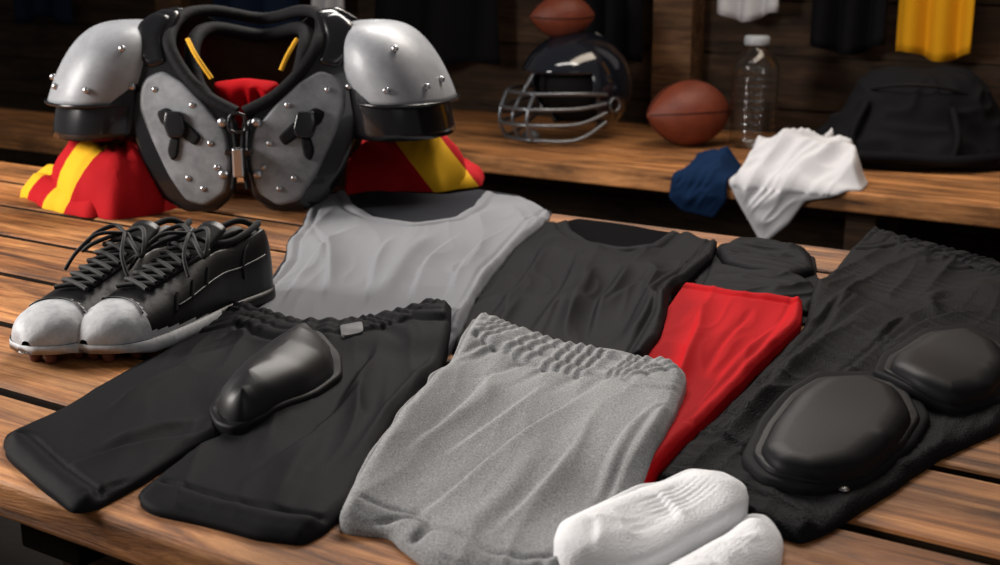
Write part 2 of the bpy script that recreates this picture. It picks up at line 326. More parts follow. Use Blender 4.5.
build('black_athletic_shorts',[layer(bs,.004,zg=.004,seed=14,wob=.002),
  layer(bs,.004,rad=.006,zg=.010,seed=15,
   wr=[([(330,360),(280,500)],.0055,.22,.045)],
   folds=[([(215,420),(160,430),(90,455)],.007,.009),([(430,365),(385,420),(330,500)],.006,.010),([(240,345),(170,375),(90,430)],.006,.010),([(320,440),(290,480),(270,520)],.006,.010)],
   creases=[([(345,355),(300,405),(222,434)],.009,.03),([(438,350),(398,400),(345,470)],.008,.02),([(235,345),(190,368),(100,415)],.007,.02),([(220,430),(150,445),(50,470)],.007,.02),([(370,380),(310,440),(230,490)],.007,.025),([(380,345),(365,370),(330,420)],.007,.02)],
   bands=[([(218,320),(236,311),(262,318),(300,330),(345,330),(395,320),(430,315),(452,324)],.058,.0034,360,.004)],
   seams=[([(302,535),(255,528),(200,514),(137,494)],.030,.0028),([(3,446),(40,480),(72,503)],.026,.0028)])],[BLK])
build('size_label',[layer([(340,334),(362,331),(364,339),(342,342)],.0004,rad=.001,zg=.018,sp=.003,smooth=1,wob=0,sig=1)],[STR])
cp=np.array([(292,349),(316,347),(336,362),(337,382),(312,402),(270,420),(240,430),(220,424),(214,410),(232,388),(262,365)],float); cm=cp.mean(0)
build('protective_cup',[layer((cp-cm)*1.10+cm,.004,rad=.004,zg=.013,seed=16,smooth=6,wob=0,sig=5,mi=0),
  layer((cp-cm)*.96+cm,.034,rad=.044,zg=.015,seed=17,smooth=6,wob=0,sig=5,mi=1,sp=.0022,
    folds=[([(324,352),(285,378),(230,422)],.0035,.0028),([(334,362),(300,392),(245,426)],-.003,.0025),([(305,350),(265,376),(222,412)],-.003,.0025)])],[RUB,CUPM])
gs=[(474,330),(484,324),(520,336),(570,352),(625,364),(672,373),(686,384),(683,400),(672,428),(652,462),(625,500),(592,540),(560,572),(520,575),(470,566),(430,553),(398,530),(390,521),(352,517),(338,513),(350,492),(375,455),(405,415),(435,378),(460,350)]
build('heather_grey_shorts',[layer(gs,.004,zg=.009,seed=18,wob=.002),
  layer(gs,.004,rad=.006,zg=.015,seed=19,
   wr=[([(560,380),(450,540)],.0040,.22,.05)],
   folds=[([(545,440),(515,485),(445,545)],.005,.011),([(610,410),(570,450),(520,530)],.004,.010),([(500,375),(480,400),(440,430)],.004,.008)],
   creases=[([(600,385),(525,434),(396,526)],.012,.04),([(500,360),(465,402),(392,465)],.006,.02),([(664,410),(625,445),(585,510)],.006,.02),([(555,375),(510,407),(430,460)],.005,.018),([(590,430),(550,480),(480,540)],.006,.02)],
   bands=[([(474,330),(484,324),(520,336),(570,352),(625,364),(672,373),(686,384)],.060,.0032,440,.005)],
   seams=[([(560,572),(520,575),(470,566),(398,530)],.028,.0026),([(392,521),(338,513)],.028,.0026),([(672,428),(625,500),(560,572)],.016,.0014)])],[HEA])
sa=[(553,558),(560,540),(590,524),(640,500),(690,484),(722,488),(748,504),(746,518),(700,540),(650,566),(600,582),(562,578)]
sb=[(632,590),(660,568),(705,545),(745,524),(768,528),(784,544),(780,560),(745,580),(700,610),(655,612)]
lerp=lambda a,b,t:(a[0]+(b[0]-a[0])*t,a[1]+(b[1]-a[1])*t)
rib=lambda a,b,n,amp:[([lerp(a[0],b[0],k/n),lerp(a[1],b[1],k/n)],amp,.0011) for k in range(n+1)]
build('white_sock',[layer(sb,.005,rad=.006,zg=.003,seed=20,sp=.003),layer(sb,.010,rad=.018,zg=.010,seed=21,sp=.0017,smooth=4,wr=[([(650,580),(760,530)],.003,.05,.02)],folds=rib([(672,582),(742,528)],[(706,606),(780,556)],11,.0016)+[([(700,560),(740,590)],-.002,.004),([(660,575),(690,600)],.002,.005)])],[WHT])
build('white_sock',[layer(sa,.005,rad=.006,zg=.003,seed=22,sp=.003),layer(sa,.010,rad=.020,zg=.010,seed=23,sp=.0017,smooth=4,wr=[([(570,560),(720,495)],.003,.06,.022)],folds=rib([(620,516),(692,486)],[(670,558),(744,514)],12,.0016),creases=[([(640,500),(668,520),(690,548)],.004,.012),([(580,530),(596,548),(592,578)],.003,.015)])],[WHT])
# ---------------------------------------------------------------- jersey bundle under shoulder pads
JA=striped('jersey_stripes_a',(.40,.005,.009),(.74,.40,.015),(.93,-.2,-.5),.22,[.035,.10,.165,.225])
JB=striped('jersey_stripes_b',(.40,.005,.009),(.74,.40,.015),(-.80,-.1,-.62),.26,[.05,.11,.165,.235])
build('team_jersey',[layer([(22,198),(48,211),(90,218),(150,214),(200,200),(195,184),(120,176),(60,178),(28,188)],.030,rad=.035,zg=0,seed=24,sp=.005,smooth=5,wob=.006,
   folds=[([(40,190),(80,200),(150,206)],-.012,.006)],creases=[([(30,190),(60,205),(140,208)],.014,.03)],wr=[([(60,180),(110,214)],.016,.12,.035)]),
  layer([(50,196),(75,208),(110,214),(160,208),(200,196),(195,184),(120,178),(75,180)],.045,rad=.050,zg=.01,seed=34,sp=.0045,smooth=5,wob=.006,
   folds=[([(75,184),(110,210)],.018,.008),([(95,182),(125,210)],-.014,.007)],creases=[([(60,186),(80,200),(90,212)],.022,.03),([(110,180),(125,195),(140,214)],.024,.035),([(85,180),(105,195),(112,214)],.018,.02)],wr=[([(60,180),(110,214)],.020,.14,.03)])],[JA])
build('team_jersey',[layer([(345,196),(360,192),(400,189),(450,190),(481,187),(486,178),(450,168),(400,165),(350,172)],.030,rad=.035,zg=0,seed=25,sp=.005,smooth=5,wob=.004,
   folds=[([(380,188),(430,184),(478,180)],-.012,.006)],creases=[([(360,186),(420,184),(478,180)],-.014,.03)],wr=[([(380,190),(450,170)],.016,.12,.035)]),
  layer([(345,192),(365,188),(400,186),(440,187),(466,183),(462,174),(440,168),(400,165),(350,172)],.045,rad=.050,zg=.01,seed=35,sp=.0045,smooth=5,wob=.004,
   folds=[([(370,190),(430,170)],.018,.009)],creases=[([(440,168),(410,178),(375,190)],.024,.03),([(462,172),(440,180),(410,188)],.020,.025)],wr=[([(380,190),(450,170)],.020,.14,.03)])],[JB])
# ---------------------------------------------------------------- shoulder pads
K=.00172
SIL=M('pad_silver_plastic',(.22,.23,.25),.46,.05,bump=(25,.08,.004),var=((.36,.375,.40),11,.3,.7),coat=.05)
GPL=M('pad_grey_plate',(.13,.138,.15),.42,.1,bump=(60,.1,.002),var=((.27,.283,.30),16,.35,.65))
GLB=M('gloss_black_plastic',(.008,.008,.010),.22,coat=.3)
PAD=M('black_padding',(.010,.010,.011),.75,bump=(120,.4,.003),spec=.15)
STL=M('steel_rivet',(.50,.50,.52),.3,1)
YEL=M('yellow_fabric',(.75,.38,.010),.8,bump=(400,.3,.001))
q=lambda L:[((u-250)*K,(211-v)*K/.985) for u,v in L]
mir=lambda L:[(-x,y) for x,y in L]
A_,B_=.15,.352
def fm(off,sgn=-1):
    def f(x,z,h):
        zz=min(max(z,-.02),.345); c=math.sqrt(max(0,1-(zz/B_)**2)); y=-A_*c+.9*x*x*c
        ny,nz=-c/A_,(zz/B_)/B_; l=math.hypot(ny,nz); hh=h+off
        yy=y+ny/l*hh
        return (x,yy if sgn==-1 else -yy,zz+nz/l*hh)
    return f
body=[(138,60),(146,26),(166,13),(186,15),(178,40),(188,64),(210,90),(240,110),(247,122),(248,160),(241,195),(224,210),(195,212),(172,200),(156,175),(144,140),(134,100)]
inl=[(152,92),(158,80),(175,73),(195,84),(216,104),(237,130),(241,160),(235,190),(215,204),(196,199),(180,175),(164,140),(152,110)]
shd=[(146,30),(160,19),(178,22),(170,42),(178,66),(160,72),(148,60)]
backp=[(138,60),(146,26),(166,13),(190,16),(215,34),(250,42),(285,34),(310,16),(334,13),(354,26),(362,60),(366,100),(356,140),(344,175),(310,200),(250,205),(190,200),(156,175),(144,140),(134,100)]
parts=[]
d=[]
for m in (lambda L:L,mir):
    d.append(plate(m(q(body)),.010,.010,fm(0),mi=0)); d.append(plate(m(q(inl)),.006,.006,fm(.011),mi=1)); d.append(plate(m(q(shd)),.008,.01,fm(.008),mi=0))
    d.append(plate(m(q([(170,113),(180,108),(200,122),(214,136),(208,145),(192,134),(174,124)])),.005,.004,fm(.018),sp=.004,mi=2,step=.004))
    d.append(plate(m(q([(179,112),(196,112),(200,130),(196,138),(182,138),(177,124)])),.008,.004,fm(.021),sp=.004,mi=0,step=.004))
    d.append(plate(m(q([(184,136),(193,138),(190,156),(184,160),(180,150)])),.005,.003,fm(.018),sp=.004,mi=2,step=.004))
d.append(plate(q(backp),.010,.010,fm(0,1),mi=0))
parts.append(build('chest_and_back_plates',d,[GLB,GPL,PAD],recenter=False))
def dome(cx,cz,rx,ry,rz,sh,pw,mi=0,n=48,m=22,cut=0):
    V3=[];Fs=[]
    for i in range(m+1):
        th=(math.pi/2)*(cut+(1-cut)*i/m); r=math.cos(th)**pw if i<m else 0.0; zz=math.sin(th)
        for k in range(n):
            a=2*math.pi*k/n; V3.append((cx+rx*r*math.cos(a)+sh*zz*rz,.0+ry*r*math.sin(a),cz+rz*zz))
    for i in range(m):
        for k in range(n): w=(k+1)%n; Fs.append((i*n+k,i*n+w,(i+1)*n+w,(i+1)*n+k))
    return (V3,Fs,mi)
rv=[]
for s in (-1,1):
    cx=s*.250
    o=build('silver_shoulder_cap',[dome(cx,.186,.098,.15,.140,-s*.30,.56)],[SIL],recenter=False); md=o.modifiers.new('s','SOLIDIFY'); md.thickness=.006; parts.append(o)
    o=build('lower_arm_flap',[dome(cx+s*-.004,.125,.099,.148,.17,-s*.16,.40)],[GLB],recenter=False); md=o.modifiers.new('s','SOLIDIFY'); md.thickness=.006; parts.append(o)
    n=[(cx+.100*math.cos(a),.153*math.sin(a),.187) for a in np.linspace(0,2*math.pi,32,endpoint=False)]
    parts.append(tube('cap_rim',n,.003,GLB,True))
    for a,th in ((-.5,.28),(-.9,.22),(-1.6,.2),(-2.3,.22),(-2.75,.3),(-1.2,.75)):
        r=math.cos(th)**.56; rv.append(ball((cx+.100*r*math.cos(a)-s*.3*math.sin(th)*.140,.153*r*math.sin(a),.186+.143*math.sin(th)),.0060,(1,.6,1)))
    for u,v in ((168,92),(222,142),(228,165),(214,186),(200,176),(205,106)):
        x,z=q([(u,v)])[0]; x=x if s==-1 else -x; rv.append(ball(fm(.018)(x,z,0),.0052,(1,.5,1)))
    for u,v in ((234,122),(234,172)):
        x,z=q([(u,v)])[0]; x=x if s==-1 else -x; rv.append(ball(fm(.018)(x,z,0),.0085,(1,.5,1)))
    f=fm(.022); g=lambda u,v:f((u-250)*K*(1 if s==-1 else -1),(211-v)*K,0)
    parts.append(tube('lacing_edge',[g(244,120),g(247,150),g(243,185)],.004,PAD))
parts.append(build('rivets',rv,[STL],recenter=False))
def P3(u,v,y=None,off=0):
    x,z=q([(u,v)])[0]; return fm(off)(x,z,0) if y is None else (x,y,z)
parts.append(tube('neck_roll',[P3(246,112,off=.01),P3(215,95,off=.01),P3(190,68,off=.008),P3(178,42,off=.004),P3(182,20,-.01),P3(205,16,.05),P3(250,26,.11),P3(295,16,.05),P3(318,20,-.01),P3(322,42,off=.004),P3(310,68,off=.008),P3(285,95,off=.01),P3(254,112,off=.01)],.011,PAD))
parts.append(tube('inner_collar',[P3(236,116,-.10),P3(205,90,-.08),P3(195,50,-.04),P3(205,34,.03),P3(250,44,.09),P3(295,34,.03),P3(305,50,-.04),P3(295,90,-.08),P3(264,116,-.10)],.013,PAD))
parts.append(tube('yellow_strap',[P3(198,40,-.095),P3(208,56,-.115),P3(222,78,-.12)],.0038,YEL)); parts.append(tube('yellow_strap',[P3(302,40,-.095),P3(294,56,-.115),P3(288,70,-.12)],.0038,YEL))
parts.append(build('red_lining',[plate(q([(218,84),(250,80),(282,84),(278,120),(250,135),(224,120)]),.012,.012,lambda x,z,h:(x,-.080-h,z),sp=.006,hfun=lambda P,D:np.clip(D/.015,0,1)*.018*(1-np.abs(2*vnoise(P[:,0]/.02,P[:,1]/.06,5)-1)))],[RED],recenter=False))
parts.append(box('center_clasp',(-.009,-.182,(211-172)*K),(.009,-.160,(211-142)*K),STL,.003)); parts.append(box('clasp_bar',(-.022,-.176,(211-150)*K),(.022,-.160,(211-144)*K),GLB,.002)); parts.append(tube('clasp_loop',[(-.010,-.168,(211-110)*K),(.010,-.168,(211-110)*K),(.012,-.17,(211-125)*K),(-.012,-.17,(211-125)*K)],.003,GLB,True))
c=W(250,211); empty('shoulder_pads',(c[0]-.006,c[1]+.13,TZ+.002),0,parts,scale=(1,1,.93))
# ---------------------------------------------------------------- cleats
SHB=M('shoe_black_leather',(.006,.006,.007),.40,bump=(200,.14,.0015),spec=.4); SHS=M('shoe_silver',(.34,.35,.37),.55,.05,bump=(120,.4,.0015),var=((.58,.59,.61),45,.3,.7)); SHL=M('shoe_lining',(.010,.010,.010),.9)
LAC=M('shoe_lace',(.010,.010,.011),.7,bump=(900,.4,.001)); STD=M('stud_dark',(.20,.07,.05),.4)
xs=np.array([-.004,0,.008,.02,.04,.08,.11,.14,.18,.22,.25,.27,.285,.295,.299]); ws=np.array([.006,.017,.026,.032,.035,.035,.036,.040,.046,.049,.047,.042,.032,.018,.006]); hs=np.array([.06,.085,.102,.106,.102,.094,.096,.088,.074,.063,.056,.052,.045,.036,.028])
def shoe(loc,ang):
    X=np.r_[np.linspace(-.004,.03,12),np.linspace(.033,.26,90),np.linspace(.264,.299,16)]
    w=np.interp(X,xs,ws); h=np.interp(X,xs,hs); ker=np.array([.25,.5,.25])
    for _ in range(5): w[1:-1]=np.convolve(w,ker,'valid'); h[1:-1]=np.convolve(h,ker,'valid')
    zs=.018; N=81; V3=[]; Fs=[]; mi=[]
    for i,x in enumerate(X):
        op=np.clip((x-.006)/.012,0,1)*np.clip((.122-x)/.012,0,1)
        for k in range(N):
            a=math.pi*k/(N-1); c_=math.cos(a); s_=abs(math.sin(a)); y=w[i]*math.copysign(abs(c_)**.75,c_); z=zs+(h[i]-zs)*s_**.7
            r=abs(y)/w[i]
            if op>0 and r<.62: z-=op*.055*(1-(r/.62)**6)**.5
            V3.append((x,y,z))
    for i in range(len(X)-1):
        for k in range(N-1):
            Fs.append((i*N+k,(i+1)*N+k,(i+1)*N+k+1,i*N+k+1)); v=V3[i*N+k]; x,y,z=v; r=abs(y)/w[i]
            inn=(.012<x<.118 and r<.6)
            sil=(x>.232+.45*y*y/.05-(.35*(.05-z))) or (z<.024+.09*max(0,x-.18) and x>.15)
            mi.append(2 if inn else (1 if sil else 0))
    up=build('upper',[(V3,Fs,mi)],[SHB,SHS,SHL],recenter=False)
    out=[(x,ww*1.05+.001) for x,ww in zip(X,w)]+[(x,-ww*1.05-.001) for x,ww in zip(X[::-1],w[::-1])]
    n=len(out); Vs=[(x,y,.008+.01*max(0,x-.25)/.05) for x,y in out]+[(x,y*1.03,.014) for x,y in out]+[(x,y*.99,.023) for x,y in out]; Fq=[tuple(range(n))]+[tuple(range(2*n,3*n))]; sm=[1,1]
    for j in (0,n):
        for k in range(n): Fq.append((j+k,j+(k+1)%n,j+n+(k+1)%n,j+n+k)); sm.append(0 if out[k][0]>.125 else 1)
    so=build('sole',[(Vs,Fq,sm)],[SHS,SHB],recenter=False)
    st=[]
    for x,yy in ((.03,.02),(.07,.02),(.17,.030),(.21,.034),(.25,.026),(.275,.010)):
        for sg in (-1,1): st.append(lathe([(.0050,0),(.0065,.003),(.0085,.013)],12,(x,sg*yy,-.001)))
    st=build('studs',st,[STD],recenter=False)
    def zsurf(x,y):
        ww=np.interp(x,X,w); hh=np.interp(x,X,h); c_=(min(abs(y)/ww,.98))**(1/.75); return zs+(hh-zs)*max(0,1-c_*c_)**.35
    kids=[up,so,st]
    T=[];Tf=[]
    for i in range(10):
        for k in range(9):
            y=(k-4)/4*.023*(1-.15*(i/9)); x=.155-.070*i/9; z=(zsurf(.155,y)+.002)+(i/9)**1.1*.030-.25*y*y/.023
            T.append((x,y,z))
    for i in range(9):
        for k in range(8): Tf.append((i*9+k,i*9+k+1,(i+1)*9+k+1,(i+1)*9+k))
    tg=build('tongue',[(T,Tf,0)],[SHB],recenter=False); md=tg.modifiers.new('s','SOLIDIFY'); md.thickness=.006; kids.append(tg)
    for sg in (-1,1):
        kids.append(tube('eyestay',[(x,sg*(.022-.006*(x-.12)/.09),zsurf(x,.022)+.0015) for x in np.linspace(.12,.215,7)],.0035,SHB))
        kids.append(tube('side_stitching',[(x,sg*np.interp(x,X,w)*.93,zsurf(x,np.interp(x,X,w)*.93)+.001) for x in np.linspace(.03,.20,12)],.0014,SHB))
        kids.append(tube('heel_panel_edge',[(.075-.02*t*t,sg*(np.interp(.075,X,w)*(.99-.25*t)),.022+ (zsurf(.06,np.interp(.06,X,w)*(.99-.25*t))-.022)) for t in np.linspace(0,1,6)],.0018,SHB))
        for x0 in (.135,.165,.195):
            ww=np.interp(x0,X,w); kids.append(tube('side_overlay_rib',[(x0+.012*t,sg*ww*(.80+.17*t),zsurf(x0+.012*t,ww*(.80+.17*t))+.0008) for t in np.linspace(0,1,5)],.0022,SHB))
    kids.append(tube('toe_cap_stitch',[(.236+.45*y*y/.05-.35*(.05-zsurf(.236,y)),y,zsurf(.236+.45*y*y/.05-.35*(.05-zsurf(.236,y)),y)+.0006) for y in np.linspace(-.036,.036,13)],.0014,SHB))
    kids.append(tube('collar_rim',[(.060+.052*math.cos(a),.0225*math.sin(a),np.interp(.060+.052*math.cos(a),X,h)-.0035) for a in np.linspace(0,2*math.pi,24,endpoint=False)],.0038,SHL,True))
    lz=lambda x,y: max(zsurf(x,y)+.005,0) + (.008*(max(0,.165-x)/.05))
    for i in range(7):
        x=.122+.0145*i
        for sg in (-1,1):
            pts=[(x+.0145*(t+1)/2,sg*.021*t,lz(x+.0145*(t+1)/2,.021*t)+(.0015 if sg>0 else 0)) for t in np.linspace(-1,1,7)]
            kids.append(tube('lace',pts,.0027,LAC))
    z0=lz(.125,0)+.004
    for sg in (-1,1):
        kids.append(tube('lace_bow',[(.125,0,z0),(.118,sg*.018,z0+.006),(.135,sg*.034,z0-.002),(.150,sg*.040,z0-.018),(.146,sg*.028,z0-.010),(.128,sg*.006,z0)],.0026,LAC))
        kids.append(tube('lace_end',[(.125,0,z0),(.150,sg*.018,z0+.002),(.172,sg*.030,z0-.014),(.180,sg*.042,z0-.034)],.0022,LAC))
    e=empty('football_cleat',loc,ang,kids); return e
h1=W(262,300); t1=W(92,364); dv=t1-h1
shoe((h1[0],h1[1],TZ+.001),math.atan2(dv[1],dv[0]))
t2=W(28,368); dv2=np.array([-.36,-.93]); dv2/=np.linalg.norm(dv2); h2=t2-dv2*.299
shoe((h2[0],h2[1],TZ+.001),math.atan2(dv2[1],dv2[0]))
# ---------------------------------------------------------------- table
kids=[]; t0=.597; pw=.153; np_=8
for i in range(np_):
    x0=-3.4
    if i==np_-1: x0=V(75,160,t0+(i+.5)*pw)[0]
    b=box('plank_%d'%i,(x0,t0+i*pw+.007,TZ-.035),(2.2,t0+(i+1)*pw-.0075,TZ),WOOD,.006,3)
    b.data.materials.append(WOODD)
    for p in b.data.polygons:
        if p.center.z<TZ-.0035 and abs(p.normal.y)>.3 and not (i==0 and p.normal.y<0): p.material_index=1  # inner sides coloured dark so the plank gaps look shaded
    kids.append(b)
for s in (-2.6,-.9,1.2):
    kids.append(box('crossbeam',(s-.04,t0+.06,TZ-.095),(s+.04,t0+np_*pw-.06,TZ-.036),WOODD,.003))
    for t in (t0+.10,t0+np_*pw-.18): kids.append(box('leg',(s-.04,t,0.001),(s+.04,t+.08,TZ-.096),WOODP,.003))
empty('wooden_table',(0,0,0),YAW,kids)
# ---------------------------------------------------------------- background bench(es), wall
BZ=.60; tf=3.07; kids=[]
sL=-3.0
for i in range(3): kids.append(box('plank_%d'%i,(sL,tf+i*.3+.008,BZ-.05),(3.2,tf+(i+1)*.3-.010,BZ),WOODB,.004))
for s in (-2.8,-1,1,2.6):
    kids.append(box('leg',(s-.04,tf+.12,.001),(s+.04,tf+.8,BZ-.051),WOODW,.003))
empty('locker_bench',(0,0,0),YAW,kids)
kids=[box('plank_0',(-6,2.62,BZ-.05),(-3.03,2.84,BZ),WOODB,.004),box('plank_1',(-6,2.845,BZ-.05),(-3.03,3.06,BZ),WOODB,.004)]
for s in (-5.4,-3.2): kids.append(box('leg',(s-.04,2.68,.001),(s+.04,3.0,BZ-.051),WOODW,.003))
empty('locker_bench',(0,0,0),YAW,kids)
TW=3.99
ws_=[]
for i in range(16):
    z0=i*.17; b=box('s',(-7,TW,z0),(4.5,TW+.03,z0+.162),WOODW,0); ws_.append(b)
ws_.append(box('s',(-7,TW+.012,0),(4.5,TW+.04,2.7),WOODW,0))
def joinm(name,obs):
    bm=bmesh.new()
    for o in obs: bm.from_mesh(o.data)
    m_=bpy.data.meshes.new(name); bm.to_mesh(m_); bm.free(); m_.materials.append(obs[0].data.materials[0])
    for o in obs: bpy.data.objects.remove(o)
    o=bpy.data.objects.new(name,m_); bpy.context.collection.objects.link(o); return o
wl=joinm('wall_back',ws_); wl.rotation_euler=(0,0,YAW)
fo=box('floor',(-9,-2.5,-.05),(7,9,0),FLOOR,0)
ps=[]
for u,wd in ((178,.075),(676,.07),(1150,.08)):
    s,_=V(u,60,TW-.06); ps.append(box('p',(s-wd,TW-.10,BZ+.001),(s+wd,TW-.001,2.7),WOODP,.004))
po=joinm('locker_post',ps); po.rotation_euler=(0,0,YAW)
ra=box('trim_coat_rail',(-7,TW-.03,1.50),(4.5,TW-.001,1.60),WOODP,.004); ra.rotation_euler=(0,0,YAW)
def hang(name,u0,u1,vb,mat,seed,t=TW-.10,depth=.02,slant=0):
    s0,zb=V(u0,vb,t); s1,zb2=V(u1,vb,t); top=1.56; V3=[];Fs=[]; ns,nz=40,26
    for j in range(nz+1):
        f=j/nz
        for i in range(ns+1):
            g=i/ns; s=s0+(s1-s0)*g; nar=1-.25*f**3; s=(s0+s1)/2+(s-(s0+s1)/2)*nar
            zz=zb+(zb2-zb)*g+(top-zb)*f+ (1-f)*.015*math.sin(g*6+seed)+slant*(1-f)*(g-.5)
            y=t+depth*(1-.4*f)*math.sin(g*math.pi*5+seed+math.sin(f*3+seed)*.8)
            V3.append((s,y,zz))
    for j in range(nz):
        for i in range(ns): a=j*(ns+1)+i; Fs.append((a,a+1,a+ns+2,a+ns+1))
    o=build(name,[(V3,Fs,0)],[mat],recenter=False); m=o.modifiers.new('s','SOLIDIFY'); m.thickness=.008
    pg=box('hook',((s0+s1)/2-.01,t-.01,1.53),((s0+s1)/2+.01,TW-.031,1.56),STL,.002)
    e=empty(name,(0,0,0),YAW,[o,pg]); o.name='cloth'; return e
DRK=M('dark_cloth',(.006,.006,.008),.9,spec=.1); NAV=M('navy_cloth',(.01,.018,.04),.9,spec=.1)
YT=M('yellow_towel_cloth',(.72,.33,.010),.9,bump=(400,.3,.002),spec=.15)
WC=M('white_cloth',(.60,.60,.63),.9,bump=(300,.3,.002),spec=.2)
hang('yellow_towel',895,972,56,YT,1); hang('hanging_white_towel',718,778,17,WC,2); hang('black_jacket',375,500,66,DRK,3,depth=.035)
hang('dark_hoodie',585,640,60,DRK,4,depth=.03); hang('dark_shirt',215,300,40,NAV,6,depth=.035); hang('navy_shirt',20,70,20,NAV,5); hang('black_jersey',810,885,50,DRK,8,depth=.03); hang('grey_towel',312,345,14,WC,9)
# ---------------------------------------------------------------- items on bench
LEA=M('football_leather',(.15,.030,.015),.42,bump=(260,.6,.003),var=((.21,.048,.022),20,.3,.7))
def footb(name,loc,L,R,rot,sc=1):
    n=36;m=28;V3=[];Fs=[]
    for i in range(m+1):
        t=-1+2*i/m; r=R*(1-abs(t)**2.1)**.85 if abs(t)<1 else 0.0001
        for k in range(n): a=2*math.pi*k/n; V3.append((L*t,r*math.cos(a),r*math.sin(a)))
    for i in range(m):
        for k in range(n): w=(k+1)%n; Fs.append((i*n+k,i*n+w,(i+1)*n+w,(i+1)*n+k))
    b=build('leather_body',[(V3,Fs,0)],[LEA],recenter=False); kids=[b]
    rr=lambda t:R*(1-abs(t)**2.1)**.85
    kids.append(tube('lace_spine',[(L*t,0,rr(t)+.002) for t in np.linspace(-.35,.35,7)],.003,WC))
    for t in np.linspace(-.32,.32,7): kids.append(tube('lace_stitch',[(L*t,-.016,rr(t)),(L*t,0,rr(t)+.004),(L*t,.016,rr(t))],.003,WC))
    for k in range(4):
        a=math.pi/4+k*math.pi/2; kids.append(tube('seam',[(L*t,rr(t)*math.cos(a),rr(t)*math.sin(a)) for t in np.linspace(-.97,.97,17)],.0016,DRK))
    return empty(name,loc,0,kids,rot=rot)
c=W(688,146,BZ); footb('football',(c[0],c[1],BZ+.099),.145,.098,(-.9,0,math.radians(24)))
hc=W(572,138,BZ); HRr=.172
me=bpy.data.meshes.new('shell'); bm=bmesh.new(); bmesh.ops.create_uvsphere(bm,u_segments=96,v_segments=60,radius=1)
dl=[]
for f_ in bm.faces:
    c_=f_.calc_center_median()
    if (c_.x<-.30+.25*max(0,-c_.z) and c_.z<.30) or c_.z<-.78+.25*(c_.x<0): dl.append(f_)
bmesh.ops.delete(bm,geom=dl,context='FACES')
for v in bm.verts: v.co=Vector((v.co.x*1.10,v.co.y*.92,v.co.z*(1.0 if v.co.z>0 else .92)))*HRr
bm.to_mesh(me); bm.free(); me.materials.append(M('helmet_gloss',(.008,.010,.016),.10,coat=.8))
for p in me.polygons: p.use_smooth=True
sh=bpy.data.objects.new('shell',me); bpy.context.collection.objects.link(sh); md=sh.modifiers.new('s','SOLIDIFY'); md.thickness=.012; md.offset=-1
MSK=M('facemask_metal',(.20,.21,.23),.3,.8); kids=[sh]
for z,b_ in ((-.02,1.28),(-.28,1.42),(-.55,1.45),(-.82,1.32)):
    kids.append(tube('facemask_bar',[(-.10*HRr,-.93*HRr,(z*.6-.05)*HRr),(-.7*HRr,-.82*HRr,z*HRr),(-b_*HRr,-.35*HRr,z*HRr),(-b_*HRr,.35*HRr,z*HRr),(-.7*HRr,.82*HRr,z*HRr),(-.10*HRr,.93*HRr,(z*.6-.05)*HRr)],.006,MSK))
for y in (-.38,0,.38): kids.append(tube('facemask_bar',[(-1.0*HRr if y==0 else -1.27*HRr,y*HRr,(.28 if y==0 else 0)*HRr),(-1.42*HRr,y*HRr,-.3*HRr),(-1.44*HRr,y*HRr,-.58*HRr),(-1.3*HRr,y*HRr,-.84*HRr)],.006,MSK))
kids.append(tube('ear_ring',[(.10*HRr+.02*math.cos(a),-.93*HRr,-.25*HRr+.02*math.sin(a)) for a in np.linspace(0,6.28,12,endpoint=False)],.004,MSK,True))
kids.append(build('chin_strap',[ball((-1.05*HRr,0,-.8*HRr),.030,(.7,1.1,.7),20)],[STR],recenter=False))
HST=M('helmet_stripe',(.42,.42,.43),.35)
kids.append(tube('center_stripe',[(1.105*HRr*math.cos(a),0,1.005*HRr*math.sin(a)) for a in np.linspace(-.5,1.15,18)],.006,HST))
kids.append(build('inner_padding',[ball((.12*HRr,0,.05*HRr),HRr*.80,(1,.9,.85),24)],[PAD],recenter=False))
empty('football_helmet',(hc[0]+.01,hc[1],BZ+.160),math.radians(38),kids)
footb('football',(hc[0]-.035,hc[1]-.02,BZ+.160+HRr+.044),.105,.066,(-.7,0,math.radians(15)))
PL=M('clear_plastic',(.95,.97,.98),.06,trans=1.0,ior=1.4); c=W(752,147,BZ)
pr=[(.045,0),(.058,.004),(.060,.02)]
for i in range(9): z=.03+i*.022; pr+=[(.061,z),(.0565,z+.008),(.061,z+.014)]
pr+=[(.060,.24),(.052,.262),(.034,.285),(.026,.292),(.026,.302)]
bt=build('bottle_body',[lathe(pr,40,caps=False)],[PL],recenter=False); md=bt.modifiers.new('s','SOLIDIFY'); md.thickness=.0022
cpx=build('bottle_cap',[lathe([(.031,.300),(.033,.303),(.033,.322),(.029,.327)],28)],[M('cap_plastic',(.40,.43,.47),.4)],recenter=False)
empty('water_bottle',(c[0],c[1],BZ+.001),0,[bt,cpx],scale=(1.13,1.13,1.0))
c=W(902,162,BZ); BAG=M('bag_fabric',(.006,.006,.0075),.8,bump=(200,.4,.002),spec=.15); V3=[];Fs=[];n=120;m=50
A=np.array
for i in range(m+1):
    th=math.pi/2*i/m
    for k in range(n):
        a=2*math.pi*k/n; r=math.cos(th)**.62 if i<m else 0; z=math.sin(th)
        nb=float(vnoise(A([abs(math.sin(a/2))*9]),A([z*6+2]),78)[0]); rid2=(1-abs(2*nb-1))**2
        w=1+.05*math.sin(3*a+z*4)+.05*rid2
        fl_=1+.48*math.exp(-((z-.0)/.34)**2)
        V3.append((.212*fl_*r*w*math.cos(a)+.04*z,.15*(1+.25*math.exp(-(z/.3)**2))*r*w*math.sin(a),.255*z*(1+.07*math.sin(a*2+1)*r)+.016*rid2*r))
for i in range(m):
    for k in range(n): w=(k+1)%n; Fs.append((i*n+k,i*n+w,(i+1)*n+w,(i+1)*n+k))
